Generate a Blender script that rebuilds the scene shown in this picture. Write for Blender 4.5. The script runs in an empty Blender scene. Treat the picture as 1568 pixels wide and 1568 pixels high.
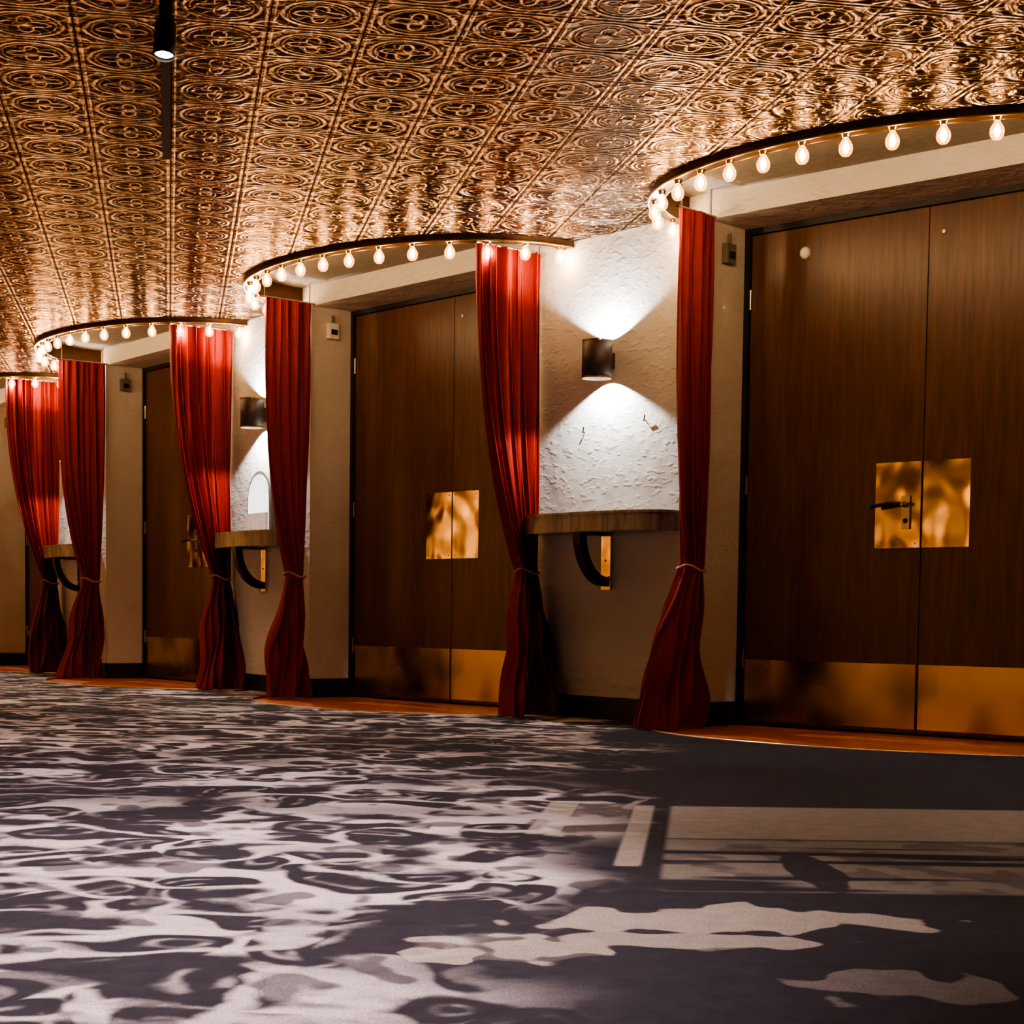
import bpy, math, random, bmesh
from mathutils import Matrix, Vector
random.seed(4)
S = bpy.context.scene
COL = S.collection

# ------------------------------------------------------------ node helpers
class NT:
    def __init__(s, name):
        s.m = bpy.data.materials.new(name); s.m.use_nodes = True
        s.t = s.m.node_tree; s.t.nodes.clear()
        s.out = s.t.nodes.new('ShaderNodeOutputMaterial')
    def n(s, typ, **kw):
        nd = s.t.nodes.new(typ)
        for k, v in kw.items(): setattr(nd, k, v)
        return nd
    def link(s, a, b): s.t.links.new(a, b)
    def put(s, sock, v):
        if hasattr(v, 'links'): s.link(v, sock)
        else: sock.default_value = v
    def M(s, op, a, b=None, c=None):
        nd = s.n('ShaderNodeMath', operation=op)
        s.put(nd.inputs[0], a)
        if b is not None: s.put(nd.inputs[1], b)
        if c is not None: s.put(nd.inputs[2], c)
        return nd.outputs[0]
    def ss(s, v, lo, hi, a=0.0, b=1.0):
        nd = s.n('ShaderNodeMapRange', interpolation_type='SMOOTHSTEP')
        s.put(nd.inputs['Value'], v)
        nd.inputs['From Min'].default_value = lo; nd.inputs['From Max'].default_value = hi
        nd.inputs['To Min'].default_value = a; nd.inputs['To Max'].default_value = b
        return nd.outputs['Result']
    def ridge(s, v, c, w):
        d = s.M('ABSOLUTE', s.M('SUBTRACT', v, c))
        return s.ss(d, 0.0, w, 1.0, 0.0)
    def coord(s, scale=(1,1,1), rot=(0,0,0), loc=(0,0,0)):
        tc = s.n('ShaderNodeTexCoord'); mp = s.n('ShaderNodeMapping')
        s.link(tc.outputs['Object'], mp.inputs['Vector'])
        mp.inputs['Scale'].default_value = scale; mp.inputs['Rotation'].default_value = rot
        mp.inputs['Location'].default_value = loc
        return mp.outputs[0]
    def noise(s, vec, scale, detail=2, rough=.5, dist=0.0, out='Fac'):
        nd = s.n('ShaderNodeTexNoise'); s.link(vec, nd.inputs['Vector'])
        nd.inputs['Scale'].default_value = scale; nd.inputs['Detail'].default_value = detail
        nd.inputs['Roughness'].default_value = rough; nd.inputs['Distortion'].default_value = dist
        return nd.outputs[out]
    def ramp(s, v, stops):
        nd = s.n('ShaderNodeValToRGB'); s.link(v, nd.inputs[0])
        e = nd.color_ramp.elements
        while len(e) < len(stops): e.new(.5)
        for el, (p, c) in zip(e, stops):
            el.position = p; el.color = (*c, 1)
        return nd.outputs[0]
    def mix(s, f, a, b):
        nd = s.n('ShaderNodeMix', data_type='RGBA'); s.put(nd.inputs[0], f)
        s.put(nd.inputs[6], a if hasattr(a,'links') else (*a,1)); s.put(nd.inputs[7], b if hasattr(b,'links') else (*b,1))
        return nd.outputs[2]
    def bump(s, h, strength, dist):
        nd = s.n('ShaderNodeBump'); s.link(h, nd.inputs['Height'])
        nd.inputs['Strength'].default_value = strength; nd.inputs['Distance'].default_value = dist
        return nd.outputs[0]
    def bsdf(s, color, rough=.5, metal=0.0, normal=None, **kw):
        b = s.n('ShaderNodeBsdfPrincipled')
        s.put(b.inputs['Base Color'], color if hasattr(color,'links') else (*color,1))
        s.put(b.inputs['Roughness'], rough); b.inputs['Metallic'].default_value = metal
        if normal is not None: s.link(normal, b.inputs['Normal'])
        for k, v in kw.items(): s.put(b.inputs[k.replace('_',' ')], v)
        s.link(b.outputs[0], s.out.inputs[0]); return b

def simple(name, color, rough=.5, metal=0.0, nscale=30, var=.12):
    m = NT(name); c = m.coord(); n = m.noise(c, nscale, 1)
    col = m.ramp(n, [(.3, tuple(x*(1-var) for x in color)), (.7, tuple(min(1,x*(1+var)) for x in color))])
    m.bsdf(col, rough, metal); return m.m

# tin ceiling ---------------------------------------------------------
def mat_tin():
    m = NT('pressed_tin'); T = .335
    v = m.coord(scale=(1/T,1/T,1), rot=(0,0,math.radians(-11.0)))
    sp = m.n('ShaderNodeSeparateXYZ'); m.link(v, sp.inputs[0])
    X0, Y0 = sp.outputs[0], sp.outputs[1]
    x = m.M('SUBTRACT', m.M('FRACT', X0), .5); y = m.M('SUBTRACT', m.M('FRACT', Y0), .5)
    ax = m.M('ABSOLUTE', x); ay = m.M('ABSOLUTE', y)
    def rad(a, b): return m.M('SQRT', m.M('ADD', m.M('MULTIPLY', a, a), m.M('MULTIPLY', b, b)))
    r = rad(x, y)
    th = m.M('ARCTAN2', y, x)
    cx = m.M('SUBTRACT', ax, .5); cy = m.M('SUBTRACT', ay, .5)
    rc = rad(cx, cy)
    edge = m.M('MAXIMUM', ax, ay)
    c4 = m.M('COSINE', m.M('MULTIPLY', th, 4.0))
    seam = m.ss(edge, .482, .494)
    parts = []
    parts.append((m.ridge(edge, .457, .024), .6))
    parts.append((seam, -1.0))
    parts.append((m.ridge(r, .385, .040), 1.1))
    parts.append((m.ridge(r, .32, .022), .5))
    fl = m.M('ADD', .185, m.M('MULTIPLY', c4, .07))
    parts.append((m.ridge(m.M('SUBTRACT', r, fl), 0.0, .038), .9))
    parts.append((m.ridge(rc, .175, .038), .9))
    parts.append((m.ss(r, .03, .12, 1, 0), 1.0))
    c8 = m.M('ABSOLUTE', m.M('COSINE', m.M('MULTIPLY', th, 6.0)))
    pet = m.M('MULTIPLY', c8, m.ss(r, .41, .50))
    parts.append((m.M('MULTIPLY', pet, m.ss(rc, .16, .2)), .6))
    nz = m.noise(v, 7.0, 0)
    parts.append((m.ridge(nz, .5, .09), .45))
    h = None
    for p, w in parts:
        q = m.M('MULTIPLY', p, w)
        h = q if h is None else m.M('ADD', h, q)
    col = m.mix(m.ss(h, .0, 1.3), (.115,.072,.048), (.47,.325,.225))
    col = m.mix(seam, col, (.045,.026,.017))
    bn = m.bump(h, 1.0, .0074)
    g = m.n('ShaderNodeBsdfGlossy'); m.link(col, g.inputs['Color']); g.inputs['Roughness'].default_value = .28
    m.link(bn, g.inputs['Normal']); m.link(g.outputs[0], m.out.inputs[0])
    return m.m

def mat_carpet():
    m = NT('patterned_carpet'); v = m.coord()  # pale shapes mixed into the carpet colour, denser to the left
    sp = m.n('ShaderNodeSeparateXYZ'); m.link(v, sp.inputs[0]); X, Y = sp.outputs[0], sp.outputs[1]
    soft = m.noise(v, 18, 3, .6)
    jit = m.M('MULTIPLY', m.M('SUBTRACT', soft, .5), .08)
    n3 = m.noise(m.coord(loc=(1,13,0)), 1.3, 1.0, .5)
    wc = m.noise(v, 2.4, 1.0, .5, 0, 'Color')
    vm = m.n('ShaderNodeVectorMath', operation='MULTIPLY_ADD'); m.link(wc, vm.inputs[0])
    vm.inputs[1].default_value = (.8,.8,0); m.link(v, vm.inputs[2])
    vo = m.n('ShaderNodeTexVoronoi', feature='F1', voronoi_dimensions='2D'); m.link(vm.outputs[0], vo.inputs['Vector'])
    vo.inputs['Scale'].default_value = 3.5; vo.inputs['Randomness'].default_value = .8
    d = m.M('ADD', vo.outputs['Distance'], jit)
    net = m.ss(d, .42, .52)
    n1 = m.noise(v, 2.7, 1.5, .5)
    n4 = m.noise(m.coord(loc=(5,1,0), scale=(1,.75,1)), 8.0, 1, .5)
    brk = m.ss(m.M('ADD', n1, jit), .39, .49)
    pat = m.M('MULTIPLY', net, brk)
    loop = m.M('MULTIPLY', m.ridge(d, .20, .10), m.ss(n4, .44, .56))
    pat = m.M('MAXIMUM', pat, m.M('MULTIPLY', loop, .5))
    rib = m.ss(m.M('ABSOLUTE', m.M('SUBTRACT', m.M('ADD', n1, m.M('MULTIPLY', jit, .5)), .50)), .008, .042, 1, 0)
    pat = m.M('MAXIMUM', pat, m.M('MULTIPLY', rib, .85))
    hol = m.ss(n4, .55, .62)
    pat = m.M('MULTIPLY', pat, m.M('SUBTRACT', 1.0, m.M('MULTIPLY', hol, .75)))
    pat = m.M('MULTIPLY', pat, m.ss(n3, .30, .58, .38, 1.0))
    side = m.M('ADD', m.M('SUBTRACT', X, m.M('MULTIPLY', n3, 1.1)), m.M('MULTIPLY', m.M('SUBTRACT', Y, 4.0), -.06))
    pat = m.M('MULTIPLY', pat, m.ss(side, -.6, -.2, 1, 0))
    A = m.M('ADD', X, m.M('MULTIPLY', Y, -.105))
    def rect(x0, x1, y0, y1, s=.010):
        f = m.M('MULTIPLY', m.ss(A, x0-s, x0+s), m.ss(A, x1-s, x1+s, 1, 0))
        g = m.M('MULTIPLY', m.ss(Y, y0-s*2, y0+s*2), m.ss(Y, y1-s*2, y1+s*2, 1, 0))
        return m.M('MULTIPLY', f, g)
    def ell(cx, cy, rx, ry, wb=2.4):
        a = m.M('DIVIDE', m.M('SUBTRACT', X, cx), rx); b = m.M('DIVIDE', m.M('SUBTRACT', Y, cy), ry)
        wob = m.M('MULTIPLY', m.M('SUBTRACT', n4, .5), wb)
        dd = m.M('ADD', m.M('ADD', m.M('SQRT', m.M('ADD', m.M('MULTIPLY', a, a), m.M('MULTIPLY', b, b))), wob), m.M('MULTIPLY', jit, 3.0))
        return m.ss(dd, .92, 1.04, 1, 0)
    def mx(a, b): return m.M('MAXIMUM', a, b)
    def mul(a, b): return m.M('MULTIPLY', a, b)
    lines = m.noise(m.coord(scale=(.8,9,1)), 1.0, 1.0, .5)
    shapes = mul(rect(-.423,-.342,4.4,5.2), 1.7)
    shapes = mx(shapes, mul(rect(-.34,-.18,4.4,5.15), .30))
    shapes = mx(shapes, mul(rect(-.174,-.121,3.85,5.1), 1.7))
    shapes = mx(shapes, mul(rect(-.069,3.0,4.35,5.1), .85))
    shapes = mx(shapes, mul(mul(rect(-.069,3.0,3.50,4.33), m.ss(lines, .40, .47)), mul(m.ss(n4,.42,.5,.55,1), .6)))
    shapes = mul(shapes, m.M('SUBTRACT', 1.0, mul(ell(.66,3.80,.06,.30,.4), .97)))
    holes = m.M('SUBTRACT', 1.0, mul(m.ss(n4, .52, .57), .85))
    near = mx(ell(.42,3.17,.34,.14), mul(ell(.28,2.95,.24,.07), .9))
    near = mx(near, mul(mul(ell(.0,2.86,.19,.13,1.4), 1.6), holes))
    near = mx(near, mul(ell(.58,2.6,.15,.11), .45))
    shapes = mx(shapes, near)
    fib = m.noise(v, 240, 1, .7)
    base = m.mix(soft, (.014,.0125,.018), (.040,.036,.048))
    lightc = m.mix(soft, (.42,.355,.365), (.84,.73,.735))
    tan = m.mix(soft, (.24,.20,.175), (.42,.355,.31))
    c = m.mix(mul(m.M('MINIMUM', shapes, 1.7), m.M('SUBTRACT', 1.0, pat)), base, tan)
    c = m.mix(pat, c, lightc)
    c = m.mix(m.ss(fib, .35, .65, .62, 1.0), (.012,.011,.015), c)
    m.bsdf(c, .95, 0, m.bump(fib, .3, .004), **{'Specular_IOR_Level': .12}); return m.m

def mat_wood(name, c0, c1, c2, rough, sc=(14,14,.9)):
    m = NT(name); v = m.coord(scale=sc)
    n = m.noise(v, 2.6, 3, .7, .3)
    kn = m.noise(m.coord(scale=(5,5,2.2)), 1.3, 1, .5)
    q = m.M('SUBTRACT', n, m.ss(kn, .60, .75, 0, .12))
    c = m.ramp(q, [(.3, c0), (.5, c1), (.7, c2)])
    m.bsdf(c, rough, 0); return m.m

def mat_plaster():
    m = NT('rough_plaster'); v = m.coord()
    a = m.noise(v, 6, 2, .5); b = m.noise(m.coord(scale=(1,1,2.0)), 17, 1, .6)
    h = m.M('ADD', a, m.M('MULTIPLY', m.ss(b, .5, .70), .15))
    c = m.mix(a, (.55,.52,.48), (.62,.59,.55))
    m.bsdf(c, .75, 0, m.bump(h, .45, .022)); return m.m

def mat_velvet():
    m = NT('red_velvet'); v = m.coord(scale=(60,60,6)); n = m.noise(v, 2, 1)
    c = m.mix(n, (.165,.007,.003), (.27,.013,.0045))
    m.bsdf(c, .65, 0, **{'Specular_IOR_Level': .2})
    return m.m

def mat_brass(name, c0, c1, rough, bs=.35, nsc=5, dist=.02, rv=0.0):
    m = NT(name); v = m.coord(); n = m.noise(v, nsc, 0, .5)
    big = m.noise(m.coord(loc=(3,2,1)), 3.2, 1, .5)
    c = m.mix(m.ss(big, .3, .7), c0, c1)
    r = m.ss(big, .35, .65, rough, rough+rv)
    m.bsdf(c, r, 1.0, m.bump(n, bs, dist)); return m.m

def mat_emit(name, col, st, samp=None):
    m = NT(name); e = m.n('ShaderNodeEmission'); e.inputs[0].default_value = (*col,1); e.inputs[1].default_value = st
    m.link(e.outputs[0], m.out.inputs[0])
    if samp: m.m.cycles.emission_sampling = samp
    return m.m

def mat_bulbglass():
    m = NT('bulb_glass'); e = m.n('ShaderNodeEmission'); e.inputs[0].default_value = (1,.36,.055,1); e.inputs[1].default_value = 2.1
    t = m.n('ShaderNodeBsdfTransparent'); g = m.n('ShaderNodeBsdfGlossy'); g.inputs['Roughness'].default_value = .05
    mx = m.n('ShaderNodeMixShader'); mx.inputs[0].default_value = .07; m.link(t.outputs[0], mx.inputs[1]); m.link(g.outputs[0], mx.inputs[2])
    ad = m.n('ShaderNodeAddShader'); m.link(mx.outputs[0], ad.inputs[0]); m.link(e.outputs[0], ad.inputs[1])
    m.link(ad.outputs[0], m.out.inputs[0])
    m.m.cycles.emission_sampling = 'NONE'
    return m.m

TIN = mat_tin(); CARPET = mat_carpet(); PLASTER = mat_plaster(); VELVET = mat_velvet()
DOORW = mat_wood('walnut_veneer', (.060,.024,.010), (.095,.040,.017), (.130,.058,.025), .36)
SHELFW = mat_wood('shelf_wood', (.11,.09,.075), (.24,.20,.17), (.38,.33,.29), .26)
FLOORW = mat_wood('cherry_floor', (.42,.085,.014), (.58,.15,.026), (.66,.20,.04), .3, (3,3,3))
SOFFIT = simple('soffit_paint', (.26,.23,.20), .8)
DARK = simple('dark_bronze', (.09,.045,.022), .35, .7)
BLACK = simple('black_metal', (.020,.016,.012), .35, .5)
SCON = simple('bronze_powdercoat', (.040,.027,.016), .55, .2)
BASEB = simple('black_baseboard', (.008,.008,.009), .45)
BRASS = mat_brass('brushed_brass', (.74,.52,.20), (.95,.78,.42), .10, .6, 8.0, .012, .08)
KICK = mat_brass('aged_brass', (.38,.25,.10), (.72,.52,.24), .18, .35, 3.0, .02, .12)
STEEL = simple('steel', (.55,.5,.45), .3, 1.0)
SOCK = simple('socket_brass', (.5,.33,.14), .3, 1.0)
ROPE = simple('tieback_cord', (.55,.20,.12), .6)
WHITE = simple('white_plastic', (.85,.83,.80), .5)
GREYP = simple('grey_device', (.15,.14,.13), .5)
AMBER = simple('amber_wall_paint', (.62,.42,.24), .7, 0, 2, .25)
GLASS = mat_bulbglass()
CORE = mat_emit('bulb_filament', (1,.80,.48), 180.0, 'NONE')
LENS = mat_emit('spot_lens', (1,.9,.85), 14.0, 'NONE')
SIGNW = mat_emit('lit_sign_face', (1,.98,.95), 2.2)

# ------------------------------------------------------------ mesh builder
class MB:
    def __init__(s): s.v=[]; s.f=[]; s.mi=[]; s.sm=[]; s.mats=[]
    def mat(s, m):
        if m not in s.mats: s.mats.append(m)
        return s.mats.index(m)
    def face(s, pts, m, smooth=False):
        i = len(s.v); s.v += [tuple(p) for p in pts]; s.f.append(tuple(range(i, i+len(pts)))); s.mi.append(s.mat(m)); s.sm.append(smooth)
    def box(s, x0,x1,y0,y1,z0,z1,m):
        i = len(s.v)
        s.v += [(x0,y0,z0),(x1,y0,z0),(x1,y1,z0),(x0,y1,z0),(x0,y0,z1),(x1,y0,z1),(x1,y1,z1),(x0,y1,z1)]
        for q in [(0,3,2,1),(4,5,6,7),(0,1,5,4),(1,2,6,5),(2,3,7,6),(3,0,4,7)]:
            s.f.append(tuple(i+k for k in q)); s.mi.append(s.mat(m)); s.sm.append(False)
    def grid(s, rows, m, closed=False, smooth=True):
        i = len(s.v); nr=len(rows); nc=len(rows[0])
        for r in rows: s.v += [tuple(p) for p in r]
        for a in range(nr-1):
            for b in range(nc if closed else nc-1):
                b2=(b+1)%nc
                s.f.append((i+a*nc+b, i+a*nc+b2, i+(a+1)*nc+b2, i+(a+1)*nc+b)); s.mi.append(s.mat(m)); s.sm.append(smooth)
    def lathe(s, c, prof, m, axis=(0,0,1), seg=16, caps=True):
        A = Vector(axis).normalized(); U = A.orthogonal().normalized(); W = A.cross(U); c = Vector(c); rows=[]
        for r,h in prof:
            rows.append([c+A*h+(U*math.cos(2*math.pi*k/seg)+W*math.sin(2*math.pi*k/seg))*r for k in range(seg)])
        s.grid(rows, m, closed=True)
        if caps:
            s.face(rows[0][::-1], m); s.face(rows[-1], m)
    def prism(s, pts, z0, z1, m, axis='z'):
        n=len(pts)
        def P(p,h): return (p[0],p[1],h) if axis=='z' else (h,p[0],p[1])
        s.face([P(p,z1) for p in pts], m); s.face([P(p,z0) for p in pts][::-1], m)
        for k in range(n):
            a,b=pts[k],pts[(k+1)%n]; s.face([P(a,z0),P(b,z0),P(b,z1),P(a,z1)], m)
    def tube(s, pts, r, m, seg=8, closed=False):
        rows=[]; n=len(pts); pts=[Vector(p) for p in pts]
        for k,p in enumerate(pts):
            d=(pts[(k+1)%n]-pts[k-1]) if closed else (pts[min(k+1,n-1)]-pts[max(k-1,0)])
            d.normalize(); U=d.cross(Vector((0,0,1)))
            if U.length<1e-3: U=d.cross(Vector((1,0,0)))
            U.normalize(); W=d.cross(U)
            rows.append([p+(U*math.cos(2*math.pi*q/seg)+W*math.sin(2*math.pi*q/seg))*r for q in range(seg)])
        if closed: rows.append(rows[0])
        s.grid(rows, m, closed=True)
    def make(s, name, mtx=None, bevel=0.0):
        me=bpy.data.meshes.new(name); me.from_pydata(s.v,[],s.f)
        for m in s.mats: me.materials.append(m)
        for p,mi,sm in zip(me.polygons,s.mi,s.sm): p.material_index=mi; p.use_smooth=sm
        me.update()
        ob=bpy.data.objects.new(name, me); COL.objects.link(ob)
        if mtx is not None: ob.matrix_world=mtx
        if bevel:
            b=ob.modifiers.new('bevel','BEVEL'); b.width=bevel; b.segments=2; b.limit_method='ANGLE'; b.angle_limit=math.radians(50)
        return ob

def light(kind, name, loc, energy, color, parent=None, **kw):
    L=bpy.data.lights.new(name, kind); L.energy=energy; L.color=color
    for k,v in kw.items(): setattr(L,k,v)
    o=bpy.data.objects.new(name, L); COL.objects.link(o); o.location=loc
    if parent: o.parent=parent
    return o

# ------------------------------------------------------------ layout
H=2.60; SOF=2.69; HEAD=2.56
rad=math.radians
R={1:Vector((2.78,7.31)), 2:Vector((.31,9.78)), 3:Vector((-1.87,12.55)), 4:Vector((-3.88,15.48))}
PITCH=3.54
R[0]=R[1]+PITCH*Vector((math.cos(rad(38)),-math.sin(rad(38))))
R[5]=R[4]+PITCH*Vector((-math.cos(rad(61)),math.sin(rad(61))))
R[6]=R[5]+PITCH*Vector((-math.cos(rad(66)),math.sin(rad(66))))
PHI={0:36,1:43,2:48.5,3:53.5,4:58.5,5:63.5,6:68}
AO,BO=.38,2.50; AC=1.44; REC=.34
A_L,A_R=2.68,.02; AM=(A_L+A_R)/2; AH=(A_L-A_R)/2; BULGE=.89
def frame(o, phi):
    c,s=math.cos(rad(phi)),math.sin(rad(phi))
    return Matrix(((-c,-s,0,o.x),(s,-c,0,o.y),(0,0,1,0),(0,0,0,1)))
F={k:frame(R[k],PHI[k]) for k in PHI}
def wp(k,a,o,z=0): return F[k]@Vector((a,o,z))
def arc(scale=1.0,n=48,off=0.0):
    pts=[]
    for i in range(n+1):
        t=math.pi*i/n
        nx,ny=-math.cos(t)*BULGE, math.sin(t)*AH; l=math.hypot(nx,ny)
        pts.append((AM-AH*math.cos(t)+off*nx/l, BULGE*scale*math.sin(t)+off*ny/l))
    return pts

NI={}
for k in range(0,6):
    p=wp(k,BO,0).xy; q=wp(k+1,AO,0).xy; e=(q-p).normalized(); L=(q-p).length; mid=(p+q)/2
    NI[k]=(Matrix(((e.x,-e.y,0,mid.x),(e.y,e.x,0,mid.y),(0,0,1,0),(0,0,0,1))), L)

# ------------------------------------------------------------ shell
def boundary(scale):
    b=[]
    for k in range(0,6):
        b.append(wp(k,A_R,-.16).xy)
        b+=[wp(k,a,o).xy for a,o in arc(scale)]
        b.append(wp(k,A_L,-.16).xy)
    return b
outer=[Vector((-8.0,24)),Vector((-8.0,-4)),Vector((10,-4)),Vector((10,3.0))]
tailc=[R[6]+Vector((0,.3))]
def tri(ob):
    bm=bmesh.new(); bm.from_mesh(ob.data); bmesh.ops.triangulate(bm, faces=bm.faces[:]); bm.to_mesh(ob.data); bm.free()
cb=boundary(1.0)+tailc+outer
mb=MB(); mb.face([(p.x,p.y,H) for p in cb][::-1], TIN); ceil=mb.make('ceiling'); tri(ceil)
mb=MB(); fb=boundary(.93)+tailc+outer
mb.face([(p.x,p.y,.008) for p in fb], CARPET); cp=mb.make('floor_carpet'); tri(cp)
mb=MB(); mb.face([(-16,-4,0),(10,-4,0),(10,30,0),(-16,30,0)], FLOORW); fl=mb.make('floor')
mb=MB()
for k in range(0,6):
    mb.tube([tuple(wp(k,a,o,.009)) for a,o in arc(.93,48)],.006,STEEL,6)
mb.make('trim_1')

for k in range(0,6):
    mb=MB(); mb.face([(-.12,-.02,SOF),(2.92,-.02,SOF),(2.92,1.08,SOF),(-.12,1.08,SOF)], SOFFIT)
    mb.make('ceiling_soffit', F[k])

mb=MB()
for k in range(0,6):
    def P(a,o,z): return wp(k,a,o,z)
    d=-REC-.06
    mb.face([P(AO,0,HEAD),P(BO,0,HEAD),P(BO,0,SOF),P(AO,0,SOF)],PLASTER)
    mb.face([P(AO,0,HEAD),P(AO,d,HEAD),P(BO,d,HEAD),P(BO,0,HEAD)],PLASTER)
    mb.face([P(BO,0,0),P(BO,d,0),P(BO,d,HEAD),P(BO,0,HEAD)],PLASTER)
    mb.face([P(AO,0,0),P(AO,0,HEAD),P(AO,d,HEAD),P(AO,d,0)],PLASTER)
    p=wp(k,BO,0); q=wp(k+1,AO,0)
    mb.face([(p.x,p.y,0),(q.x,q.y,0),(q.x,q.y,SOF),(p.x,p.y,SOF)],PLASTER)
mb.make('wall_back')
mb=MB(); mb.box(-8.12,-8.01,-4,21.5,0,H-.002,AMBER); mb.make('wall_left')
mb=MB()
for k in range(0,6):
    MI,L=NI[k]
    def add(mtx,x0,x1,y0,y1):
        t=MB(); t.box(x0,x1,y0,y1,.0,.125,BASEB)
        i=len(mb.v); mb.v+=[tuple(mtx@Vector(v)) for v in t.v]
        for f in t.f: mb.f.append(tuple(i+j for j in f)); mb.mi.append(mb.mat(BASEB)); mb.sm.append(False)
    add(MI,-L/2,L/2,0.0,.014)
    add(F[k],BO-.014,BO,-REC,.0)
    add(F[k],AO,AO+.014,-REC,.0)
mb.make('baseboard_back')

# ------------------------------------------------------------ doors
for k in range(0,6):
    mb=MB(); f=-REC
    mb.box(AO,AO+.03,f-.05,f+.02,0,HEAD,BASEB); mb.box(BO-.03,BO,f-.05,f+.02,0,HEAD,BASEB)
    mb.box(AO+.03,BO-.03,f-.05,f+.02,HEAD-.03,HEAD,BASEB)
    mb.box(AO+.02,BO-.02,f-.075,f-.05,0,HEAD-.01,BASEB)
    for (a0,a1) in [(AC+.003,BO-.034),(AO+.034,AC-.003)]:
        mb.box(a0,a1,f-.045,f,.012,HEAD-.034,DOORW)
        mb.box(a0+.008,a1-.004,f,f+.002,.03,.345,KICK)
    for (a0,a1) in [(AC+.006,AC+.256),(AC-.256,AC-.006)]:
        mb.box(a0,a1,f,f+.003,.91,1.325,BRASS)
    for z in (.35,1.25,2.2):
        for a in (BO-.034,AO+.034):
            mb.lathe((a,f+.008,z-.05),[(.007,0),(.007,.1)],STEEL,seg=8)
    for a in (AC+.03,AC-.03,AC+.23,AC-.23):
        for z in (.93,1.305): mb.lathe((a,f+.003,z),[(.005,0),(.004,.002)],STEEL,axis=(0,1,0),seg=8)
    if k in (1,3):
        mb.box(AC+.06,AC+.105,f+.003,f+.012,1.0,1.16,STEEL)
        mb.lathe((AC+.082,f+.01,1.12),[(.018,0),(.016,.02),(.010,.025),(.010,.05)],STEEL,axis=(0,1,0))
        mb.tube([(AC+.082,f+.055,1.12),(AC+.13,f+.06,1.122),(AC+.19,f+.058,1.118),(AC+.25,f+.052,1.11)],.010,BLACK)
        mb.lathe((AC+.082,f+.01,1.04),[(.014,0),(.012,.006)],BLACK,axis=(0,1,0))
    if k in (1,):
        mb.lathe((2.14,f,2.40),[(.030,0),(.030,.008),(.022,.014)],WHITE,axis=(0,1,0))
    mb.lathe((AC-.08,f,2.40),[(.010,0),(.009,.006)],STEEL,axis=(0,1,0))
    mb.make('door_%d'%(k+1),F[k])
    mb=MB(); mb.box(BO-.036,BO-.001,-.20,-.12,2.36,2.46,GREYP if k!=2 else WHITE)
    mb.box(BO-.043,BO-.036,-.185,-.135,2.385,2.42,BLACK); mb.lathe((BO-.02,-.16,2.46),[(.01,0),(.01,.05)],GREYP)
    mb.make('door_alarm_box',F[k],.004)

# ------------------------------------------------------------ marquee strips
for k in range(0,6):
    mb=MB()
    inn=[(A_R+.05,-.14)]+arc(n=64,off=-.05)+[(A_L-.05,-.14)]
    out=[(A_R-.02,-.14)]+arc(n=64,off=.02)+[(A_L+.02,-.14)]
    z0=H-.032
    rows=[[(p[0],p[1],SOF) for p in inn],[(p[0],p[1],z0) for p in inn],[(p[0],p[1],z0) for p in out],[(p[0],p[1],H+.004) for p in out]]
    for r0,r1 in zip(rows,rows[1:]): mb.grid([r0,r1],DARK,smooth=True)
    mb.tube([(p[0],p[1],z0) for p in out],.006,SOCK,6); mb.tube([(p[0],p[1],z0) for p in inn],.005,DARK,6)
    fine=arc(n=400,off=-.012); ds=[0]
    for p,q in zip(fine,fine[1:]): ds.append(ds[-1]+math.hypot(q[0]-p[0],q[1]-p[1]))
    NB=17; pos=[]
    for i in range(NB):
        t=ds[-1]*(.022+.956*i/(NB-1)); j=min(range(len(ds)),key=lambda q:abs(ds[q]-t)); pos.append(fine[j])
    cz=z0-.058
    for (a,o) in pos:
        mb.lathe((a,o,z0-.018),[(.012,0),(.016,.002),(.016,.010),(.021,.018)],SOCK,seg=12)
        prof=[(.004,-.036),(.016,-.032),(.026,-.020),(.030,-.004),(.028,.011),(.020,.025),(.013,.036),(.011,.042)]
        mb.lathe((a,o,cz),prof,GLASS,seg=14,caps=False)
        mb.lathe((a,o,cz),[(.002,-.013),(.010,-.009),(.0135,.002),(.010,.014),(.004,.022)],CORE,seg=10)
    ob=mb.make('marquee_bulb_strip',F[k])
    for (a,o) in pos:
        light('POINT','bulb_light',(a,o,cz-.023),3.0,(1,.56,.23),ob,shadow_soft_size=.010)

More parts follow.
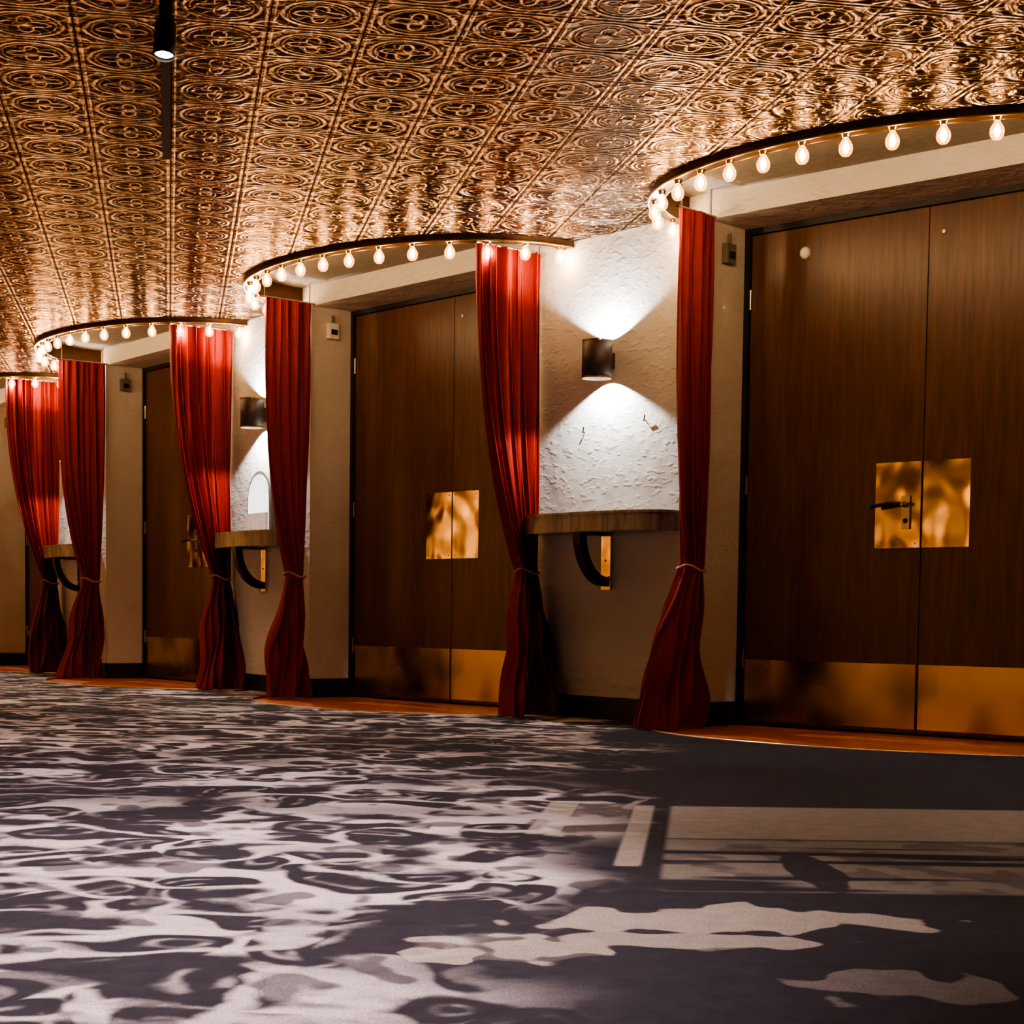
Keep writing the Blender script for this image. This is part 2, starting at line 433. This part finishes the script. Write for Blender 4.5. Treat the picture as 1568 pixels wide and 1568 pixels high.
# ------------------------------------------------------------ curtains
def curtain(k, side):
    zt=.80; zT=2.555
    if side=='R':
        a0=.235; top=(.03,.50); tie=(.05,.17); bot=(-.02,.36); ex=2.3; folds=9; ba=.12
    else:
        a0=2.445; top=(.03,.31 if k<2 else .42); tie=(.09,.22); bot=(.03,.56 if k<2 else .40); ex=3.2; folds=7; ba=2.47
    rnd=random.Random(k*7+(1 if side=='R' else 2))
    ph=[rnd.uniform(0,6.28) for _ in range(6)]
    rows=[]; nz=72; ns=180
    for i in range(nz+1):
        z=.012+(zT-.012)*i/nz
        if z>=zt:
            t=(z-zt)/(zT-zt); f=1-(1-t)**ex
            lo=tie[0]+(top[0]-tie[0])*f; hi=tie[1]+(top[1]-tie[1])*f
            A=.052+(.038-.052)*min(1,t*2.5); aw=a0; sq=f
        else:
            t=(zt-z)/zt; f=1-(1-t)**1.5
            lo=tie[0]+(bot[0]-tie[0])*f; hi=tie[1]+(bot[1]-tie[1])*f
            A=.05+.055*f; aw=a0+(ba-a0)*f; sq=f
        row=[]
        for j in range(ns+1):
            s=j/ns
            sw=s+.025*math.sin(2*math.pi*s*2.3+ph[0])+.012*math.sin(2*math.pi*s*5+ph[1]+z*.8)
            o=lo+(hi-lo)*s
            w=2*math.pi*folds*sw
            amp=A*(.75+.35*math.sin(2*math.pi*s*1.7+ph[2]+z*.6))
            if z<zt: amp*=(.35+.65*math.sin(math.pi*min(max(s,.06),.94)))*1.35
            a=aw+amp*math.sin(w+.35*math.sin(z*2.2+ph[3]))+.012*math.sin(3*w*.5+z*3+ph[4])*sq
            o2=o+(hi-lo)/folds*.28*math.sin(2*w+ph[5]*.2)*.6
            if z<zt:
                o2+=.026*math.sin(z*9+s*9+ph[1])*sq; a+=.025*math.sin(z*13+s*14+ph[2])*sq
            row.append((a,o2,z))
        rows.append(row)
    mb=MB(); mb.grid(rows,VELVET)
    ci=(tie[0]+tie[1])/2; rr=(tie[1]-tie[0])/2+.012
    mb.tube([(a0+.066*math.cos(u),ci+rr*math.sin(u),zt+.012*math.sin(u)+.01*math.cos(u*3)) for u in [2*math.pi*q/28 for q in range(28)]],.0065,ROPE,6,closed=True)
    mb.tube([(a0,top[0]-.02,zT+.005),(a0,top[1]+.01,zT+.005)],.008,STEEL,8)
    mb.tube([(a0,top[1]-.02,zT+.01),(a0,top[1]-.02,SOF)],.005,STEEL,6)
    mb.tube([(a0,top[0]+.02,zT+.01),(a0,top[0]+.02,SOF)],.005,STEEL,6)
    mb.make('red_curtain',F[k])
for k in range(0,6):
    curtain(k,'R'); curtain(k,'L')

# ------------------------------------------------------------ niches
for k in range(0,5):
    MI,L=NI[k]
    mb=MB(); hl,dp=.54,.25; pts=[(hl,0.001),(hl,.05)]
    for i in range(41):
        t=math.pi*i/40; c=math.cos(t); pts.append((hl*math.copysign(abs(c)**.75,c), .05+(dp-.05)*abs(math.sin(t))**.75))
    pts+=[(-hl,.05),(-hl,.001)]
    mb.prism(pts,1.005,1.095,SHELFW)
    top=[(p[0]*1.015,p[1]*1.03 if p[1]>.01 else .001) for p in pts]
    mb.prism(top,1.095,1.108,SHELFW)
    N=20
    outc=[(.02+.215*math.cos(math.pi/2*i/N), 1.005-.285*math.sin(math.pi/2*i/N)) for i in range(N+1)]
    innc=[(.02+.165*math.cos(math.pi/2*i/N), 1.005-.235*math.sin(math.pi/2*i/N)) for i in range(N+1)]
    for i in range(N):
        mb.prism([outc[i],outc[i+1],innc[i+1],innc[i]],-.028,.028,BLACK,axis='x')
    mb.box(-.038,.038,.0015,.018,.70,1.005,BRASS)
    mb.box(-.038,.038,.018,.2,.99,1.005,BLACK)
    for z in (.74,.86): mb.lathe((0,.018,z),[(.006,0),(.005,.003)],BLACK,axis=(0,1,0),seg=8)
    mb.make('wall_shelf',MI,.003)
    mb=MB(); ro,ri=.080,.076
    mb.lathe((0,.105,0),[(ri,1.922),(ri,2.02),(ro,2.02),(ro,1.82),(ri,1.82),(ri,1.918)],SCON,seg=40,caps=False)
    mb.lathe((0,.105,0),[(ri,1.915),(ri,1.925)],SCON,seg=40)
    mb.lathe((0,.105,0),[(ro+.0015,1.82),(ro+.0015,1.828)],BRASS,seg=40,caps=False)
    mb.lathe((0,.105,0),[(ro+.0015,2.012),(ro+.0015,2.02)],BRASS,seg=40,caps=False)
    mb.box(-.03,.03,.001,.03,1.88,1.96,SCON)
    ob=mb.make('wall_sconce',MI)
    for z,rx in ((1.975,math.pi),(1.865,0)):
        l=light('SPOT','sconce_lamp',(0,.105,z),78,(.97,.95,.92),ob,shadow_soft_size=.006,spot_size=rad(150),spot_blend=.6)
        l.rotation_euler=(rx,0,0)
    if k in (2,3):
        mb=MB()
        def arch(w,h,z0):
            return [(w,z0)]+[(w*math.cos(math.pi*i/24),h-w+w*math.sin(math.pi*i/24)) for i in range(25)]+[(-w,z0)]
        def pr(pts,y0,y1,m,m2=None):
            mb.face([(p[0],y1,p[1]) for p in pts][::-1],m2 or m)
            for i in range(len(pts)):
                a,b=pts[i],pts[(i+1)%len(pts)]; mb.face([(a[0],y0,a[1]),(b[0],y0,b[1]),(b[0],y1,b[1]),(a[0],y1,a[1])],m)
        pr(arch(.20,1.53,1.109),.001,.05,GREYP); pr(arch(.175,1.505,1.12),.05,.056,WHITE,SIGNW)
        mb.box(-.17,.17,.05,.075,1.109,1.24,WHITE)
        mb.make('arched_wall_sign',MI)
mb=MB(); MI,L=NI[1]
for x,z in ((.20,1.56),(-.27,1.59)):
    mb.tube([(x,.001,z),(x,.015,z-.005),(x-.014,.022,z+.024)],.0035,BLACK,6)
mb.make('wall_hooks',MI)

# ------------------------------------------------------------ track light, added spots
d=Vector((-.191,.982)); p0=Vector((-.60,3.0)); p1=p0+d*5.1
ang=math.atan2(d.y,d.x)
MT=Matrix.Translation((p0.x,p0.y,0))@Matrix.Rotation(ang,4,'Z')
mb=MB(); mb.box(0,5.1,-.018,.018,2.565,2.599,BLACK)
heads=[.9,2.1,3.12]
for h in heads:
    mb.box(h-.06,h+.06,-.02,.02,2.535,2.567,BLACK)
    mb.tube([(h,0,2.54),(h,0,2.50)],.009,BLACK)
    ax=Vector((-.25,.05,-.97)).normalized(); c=Vector((h,0,2.50))-ax*.03
    mb.lathe(c,[(.02,-.0),(.036,.006),(.038,.12),(.034,.125)],BLACK,axis=ax,seg=24,caps=False)
    mb.lathe(c,[(.034,.110),(.004,.111)],LENS,axis=ax,seg=24,caps=True)
tr=mb.make('track_light',MT)
PINK=(1,.82,.80)
def spot(name,loc,target,e,size,blend=.8,col=PINK,r=.03):
    l=light('SPOT',name,loc,e,col,None,spot_size=rad(size),spot_blend=blend,shadow_soft_size=r)
    l.rotation_euler=(Vector(target)-Vector(loc)).to_track_quat('-Z','Y').to_euler(); return l
spot('floor_spot_lamp',(-.85,3.9,2.36),(-.8,3.3,0),430,80)
spot('floor_spot_lamp',(-1.15,5.2,2.36),(-1.0,5.4,0),300,85)
spot('floor_spot_lamp',(-1.45,6.6,2.36),(-2.3,8.2,0),210,85,col=(1,.76,.64))
spot('floor_spot_lamp',(-.6,1.8,2.4),(-.7,2.5,0),350,60)  # this and next two: unseen spots added to brighten the floor, no fixture
spot('floor_spot_lamp',(.9,3.0,2.4),(1.0,4.2,0),90,75,col=(1,.85,.72))
spot('floor_spot_lamp',(-3.2,10.0,2.4),(-3.6,11.5,0),150,90,col=(1,.66,.40))
for y in (1,4,7,10,13,16):  # added unseen spots warming the left wall for the brass to reflect
    spot('added_wall_spot',(-7.3,y,2.45),(-7.95,y,1.0),360,95,.6,(1,.62,.32),.04)

# ------------------------------------------------------------ world & camera
w=bpy.data.worlds.new('world'); S.world=w; w.use_nodes=True
w.node_tree.nodes['Background'].inputs[0].default_value=(1,.70,.48,1)
w.node_tree.nodes['Background'].inputs[1].default_value=.05
cam=bpy.data.cameras.new('camera'); co=bpy.data.objects.new('camera',cam); COL.objects.link(co)
cam.lens=62; cam.sensor_width=36; cam.clip_start=.05
pitch=.063
cam.shift_y=.1027+pitch*2700/1568
co.matrix_world=Matrix.Translation((0,0,.55))@Matrix.Rotation(math.pi/2-pitch,4,'X')@Matrix.Rotation(.0133,4,'Z')
S.camera=co
S.view_settings.view_transform='AgX'; S.view_settings.look='AgX - Medium High Contrast'
